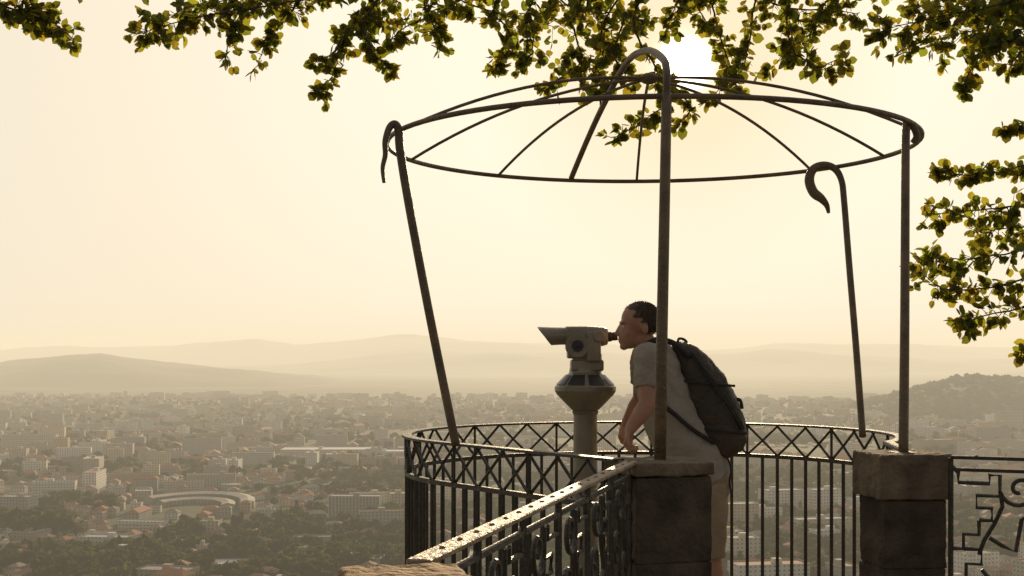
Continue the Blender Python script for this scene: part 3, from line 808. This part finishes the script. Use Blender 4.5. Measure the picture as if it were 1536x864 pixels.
limb([Vector((4.6,8.2,.9)),Vector((4.1,8.15,1.3)),Vector((3.7,8.0,1.5))],[.05,.02])
tw.obj('trunk_and_branches',M_bark,smooth=True,parent=tree)
lv.obj('leaves',M_leaf,parent=tree,data=True)

# ------------------------------------------------------------ haze, sky, sun
# glowing volume for sunlit haze, cut off behind the camera to keep foreground dark
HAZE=8800.
mb=MB(); mb.box((0,22400,-60),(90000,45200,640)); o=mb.obj('haze',M_iron)
o.data.materials.clear()
m,nt,N,L=newmat('glowing_haze')
out=N.new('ShaderNodeOutputMaterial');ab=N.new('ShaderNodeVolumeAbsorption');ab.inputs['Color'].default_value=(0,0,0,1);ab.inputs['Density'].default_value=1/HAZE
em=N.new('ShaderNodeEmission');em.inputs['Color'].default_value=(1,.835,.575,1);em.inputs['Strength'].default_value=.98/HAZE  # emission stands in for sunlight scattered by the haze
ad=N.new('ShaderNodeAddShader');L.new(ab.outputs[0],ad.inputs[0]);L.new(em.outputs[0],ad.inputs[1]);L.new(ad.outputs[0],out.inputs['Volume'])
o.data.materials.append(m)

el=math.atan2(535-98,math.hypot(2000,259)); az=math.atan2(1027-768,2000)
sd=Vector((math.sin(az)*math.cos(el),math.cos(az)*math.cos(el),math.sin(el)))
w=bpy.data.worlds.new('World');sc.world=w;w.use_nodes=True;nt=w.node_tree;N=nt.nodes;L=nt.links;N.clear()
out=N.new('ShaderNodeOutputWorld');sky=N.new('ShaderNodeTexSky');sky.sky_type='NISHITA';sky.sun_disc=False;sky.sun_elevation=el;sky.sun_rotation=az;sky.dust_density=1.;sky.altitude=400
hs=N.new('ShaderNodeHueSaturation');hs.inputs['Saturation'].default_value=.45;L.new(sky.outputs[0],hs.inputs['Color'])
mn=N.new('ShaderNodeVectorMath');mn.operation='MINIMUM';mn.inputs[1].default_value=(5,4.7,4.2);L.new(hs.outputs[0],mn.inputs[0])
b1=N.new('ShaderNodeBackground');b1.inputs[1].default_value=.05;L.new(mn.outputs[0],b1.inputs[0])
tc=N.new('ShaderNodeTexCoord');vm=N.new('ShaderNodeVectorMath');vm.operation='NORMALIZE';L.new(tc.outputs['Generated'],vm.inputs[0])
dt=N.new('ShaderNodeVectorMath');dt.operation='DOT_PRODUCT';L.new(vm.outputs[0],dt.inputs[0]);dt.inputs[1].default_value=sd
ac=N.new('ShaderNodeMath');ac.operation='ARCCOSINE';L.new(dt.outputs['Value'],ac.inputs[0])
dv=N.new('ShaderNodeMath');dv.operation='DIVIDE';L.new(ac.outputs[0],dv.inputs[0]);dv.inputs[1].default_value=math.pi
rp=N.new('ShaderNodeValToRGB');L.new(dv.outputs[0],rp.inputs[0]);E=rp.color_ramp.elements
st=[(0,(.84,.60,.32)),(2.5,(.82,.62,.36)),(5,(.84,.70,.48)),(9,(.86,.78,.60)),(15,(.82,.735,.57)),(24,(.74,.64,.48)),(34,(.62,.565,.46)),(60,(.26,.24,.22)),(110,(.055,.055,.06)),(180,(.035,.04,.05))]
E[0].position=0;E[0].color=(*st[0][1],1);E[1].position=1;E[1].color=(*st[-1][1],1)
for a,c in st[1:-1]:
    q=E.new(a/180);q.color=(*c,1)
b2=N.new('ShaderNodeBackground');L.new(rp.outputs[0],b2.inputs[0]);b2.inputs[1].default_value=1
def mth(op,a,b=None):
    q=N.new('ShaderNodeMath');q.operation=op
    for i,x in enumerate((a,b)):
        if x is None: continue
        if isinstance(x,(int,float)): q.inputs[i].default_value=x
        else: L.new(x,q.inputs[i])
    return q.outputs[0]
g=mth('ADD',mth('MULTIPLY',mth('EXPONENT',mth('MULTIPLY',mth('POWER',mth('DIVIDE',ac.outputs[0],math.radians(.6)),2.),-1.)),24.),
      mth('MULTIPLY',mth('EXPONENT',mth('DIVIDE',ac.outputs[0],-math.radians(.8))),.7))
b3=N.new('ShaderNodeBackground');b3.inputs[0].default_value=(1,.93,.78,1);L.new(g,b3.inputs[1])
a1=N.new('ShaderNodeAddShader');a2=N.new('ShaderNodeAddShader');L.new(b1.outputs[0],a1.inputs[0]);L.new(b2.outputs[0],a1.inputs[1]);L.new(a1.outputs[0],a2.inputs[0]);L.new(b3.outputs[0],a2.inputs[1]);L.new(a2.outputs[0],out.inputs[0])
sl=bpy.data.lights.new('sun','SUN');sl.energy=5;sl.angle=math.radians(.5);sl.color=(1,.77,.48)
so=bpy.data.objects.new('sun',sl);COL.objects.link(so);so.rotation_euler=sd.to_track_quat('Z','Y').to_euler()

cd=bpy.data.cameras.new('camera');co=bpy.data.objects.new('camera',cd);COL.objects.link(co)
cd.sensor_width=36;cd.lens=36*F/1536;cd.shift_y=(HZ-432)/1536;cd.clip_start=.05;cd.clip_end=120000
co.location=(0,0,0);co.rotation_euler=(math.pi/2,0,0);sc.camera=co
sc.view_settings.view_transform='Standard';sc.view_settings.look='None';sc.view_settings.exposure=0
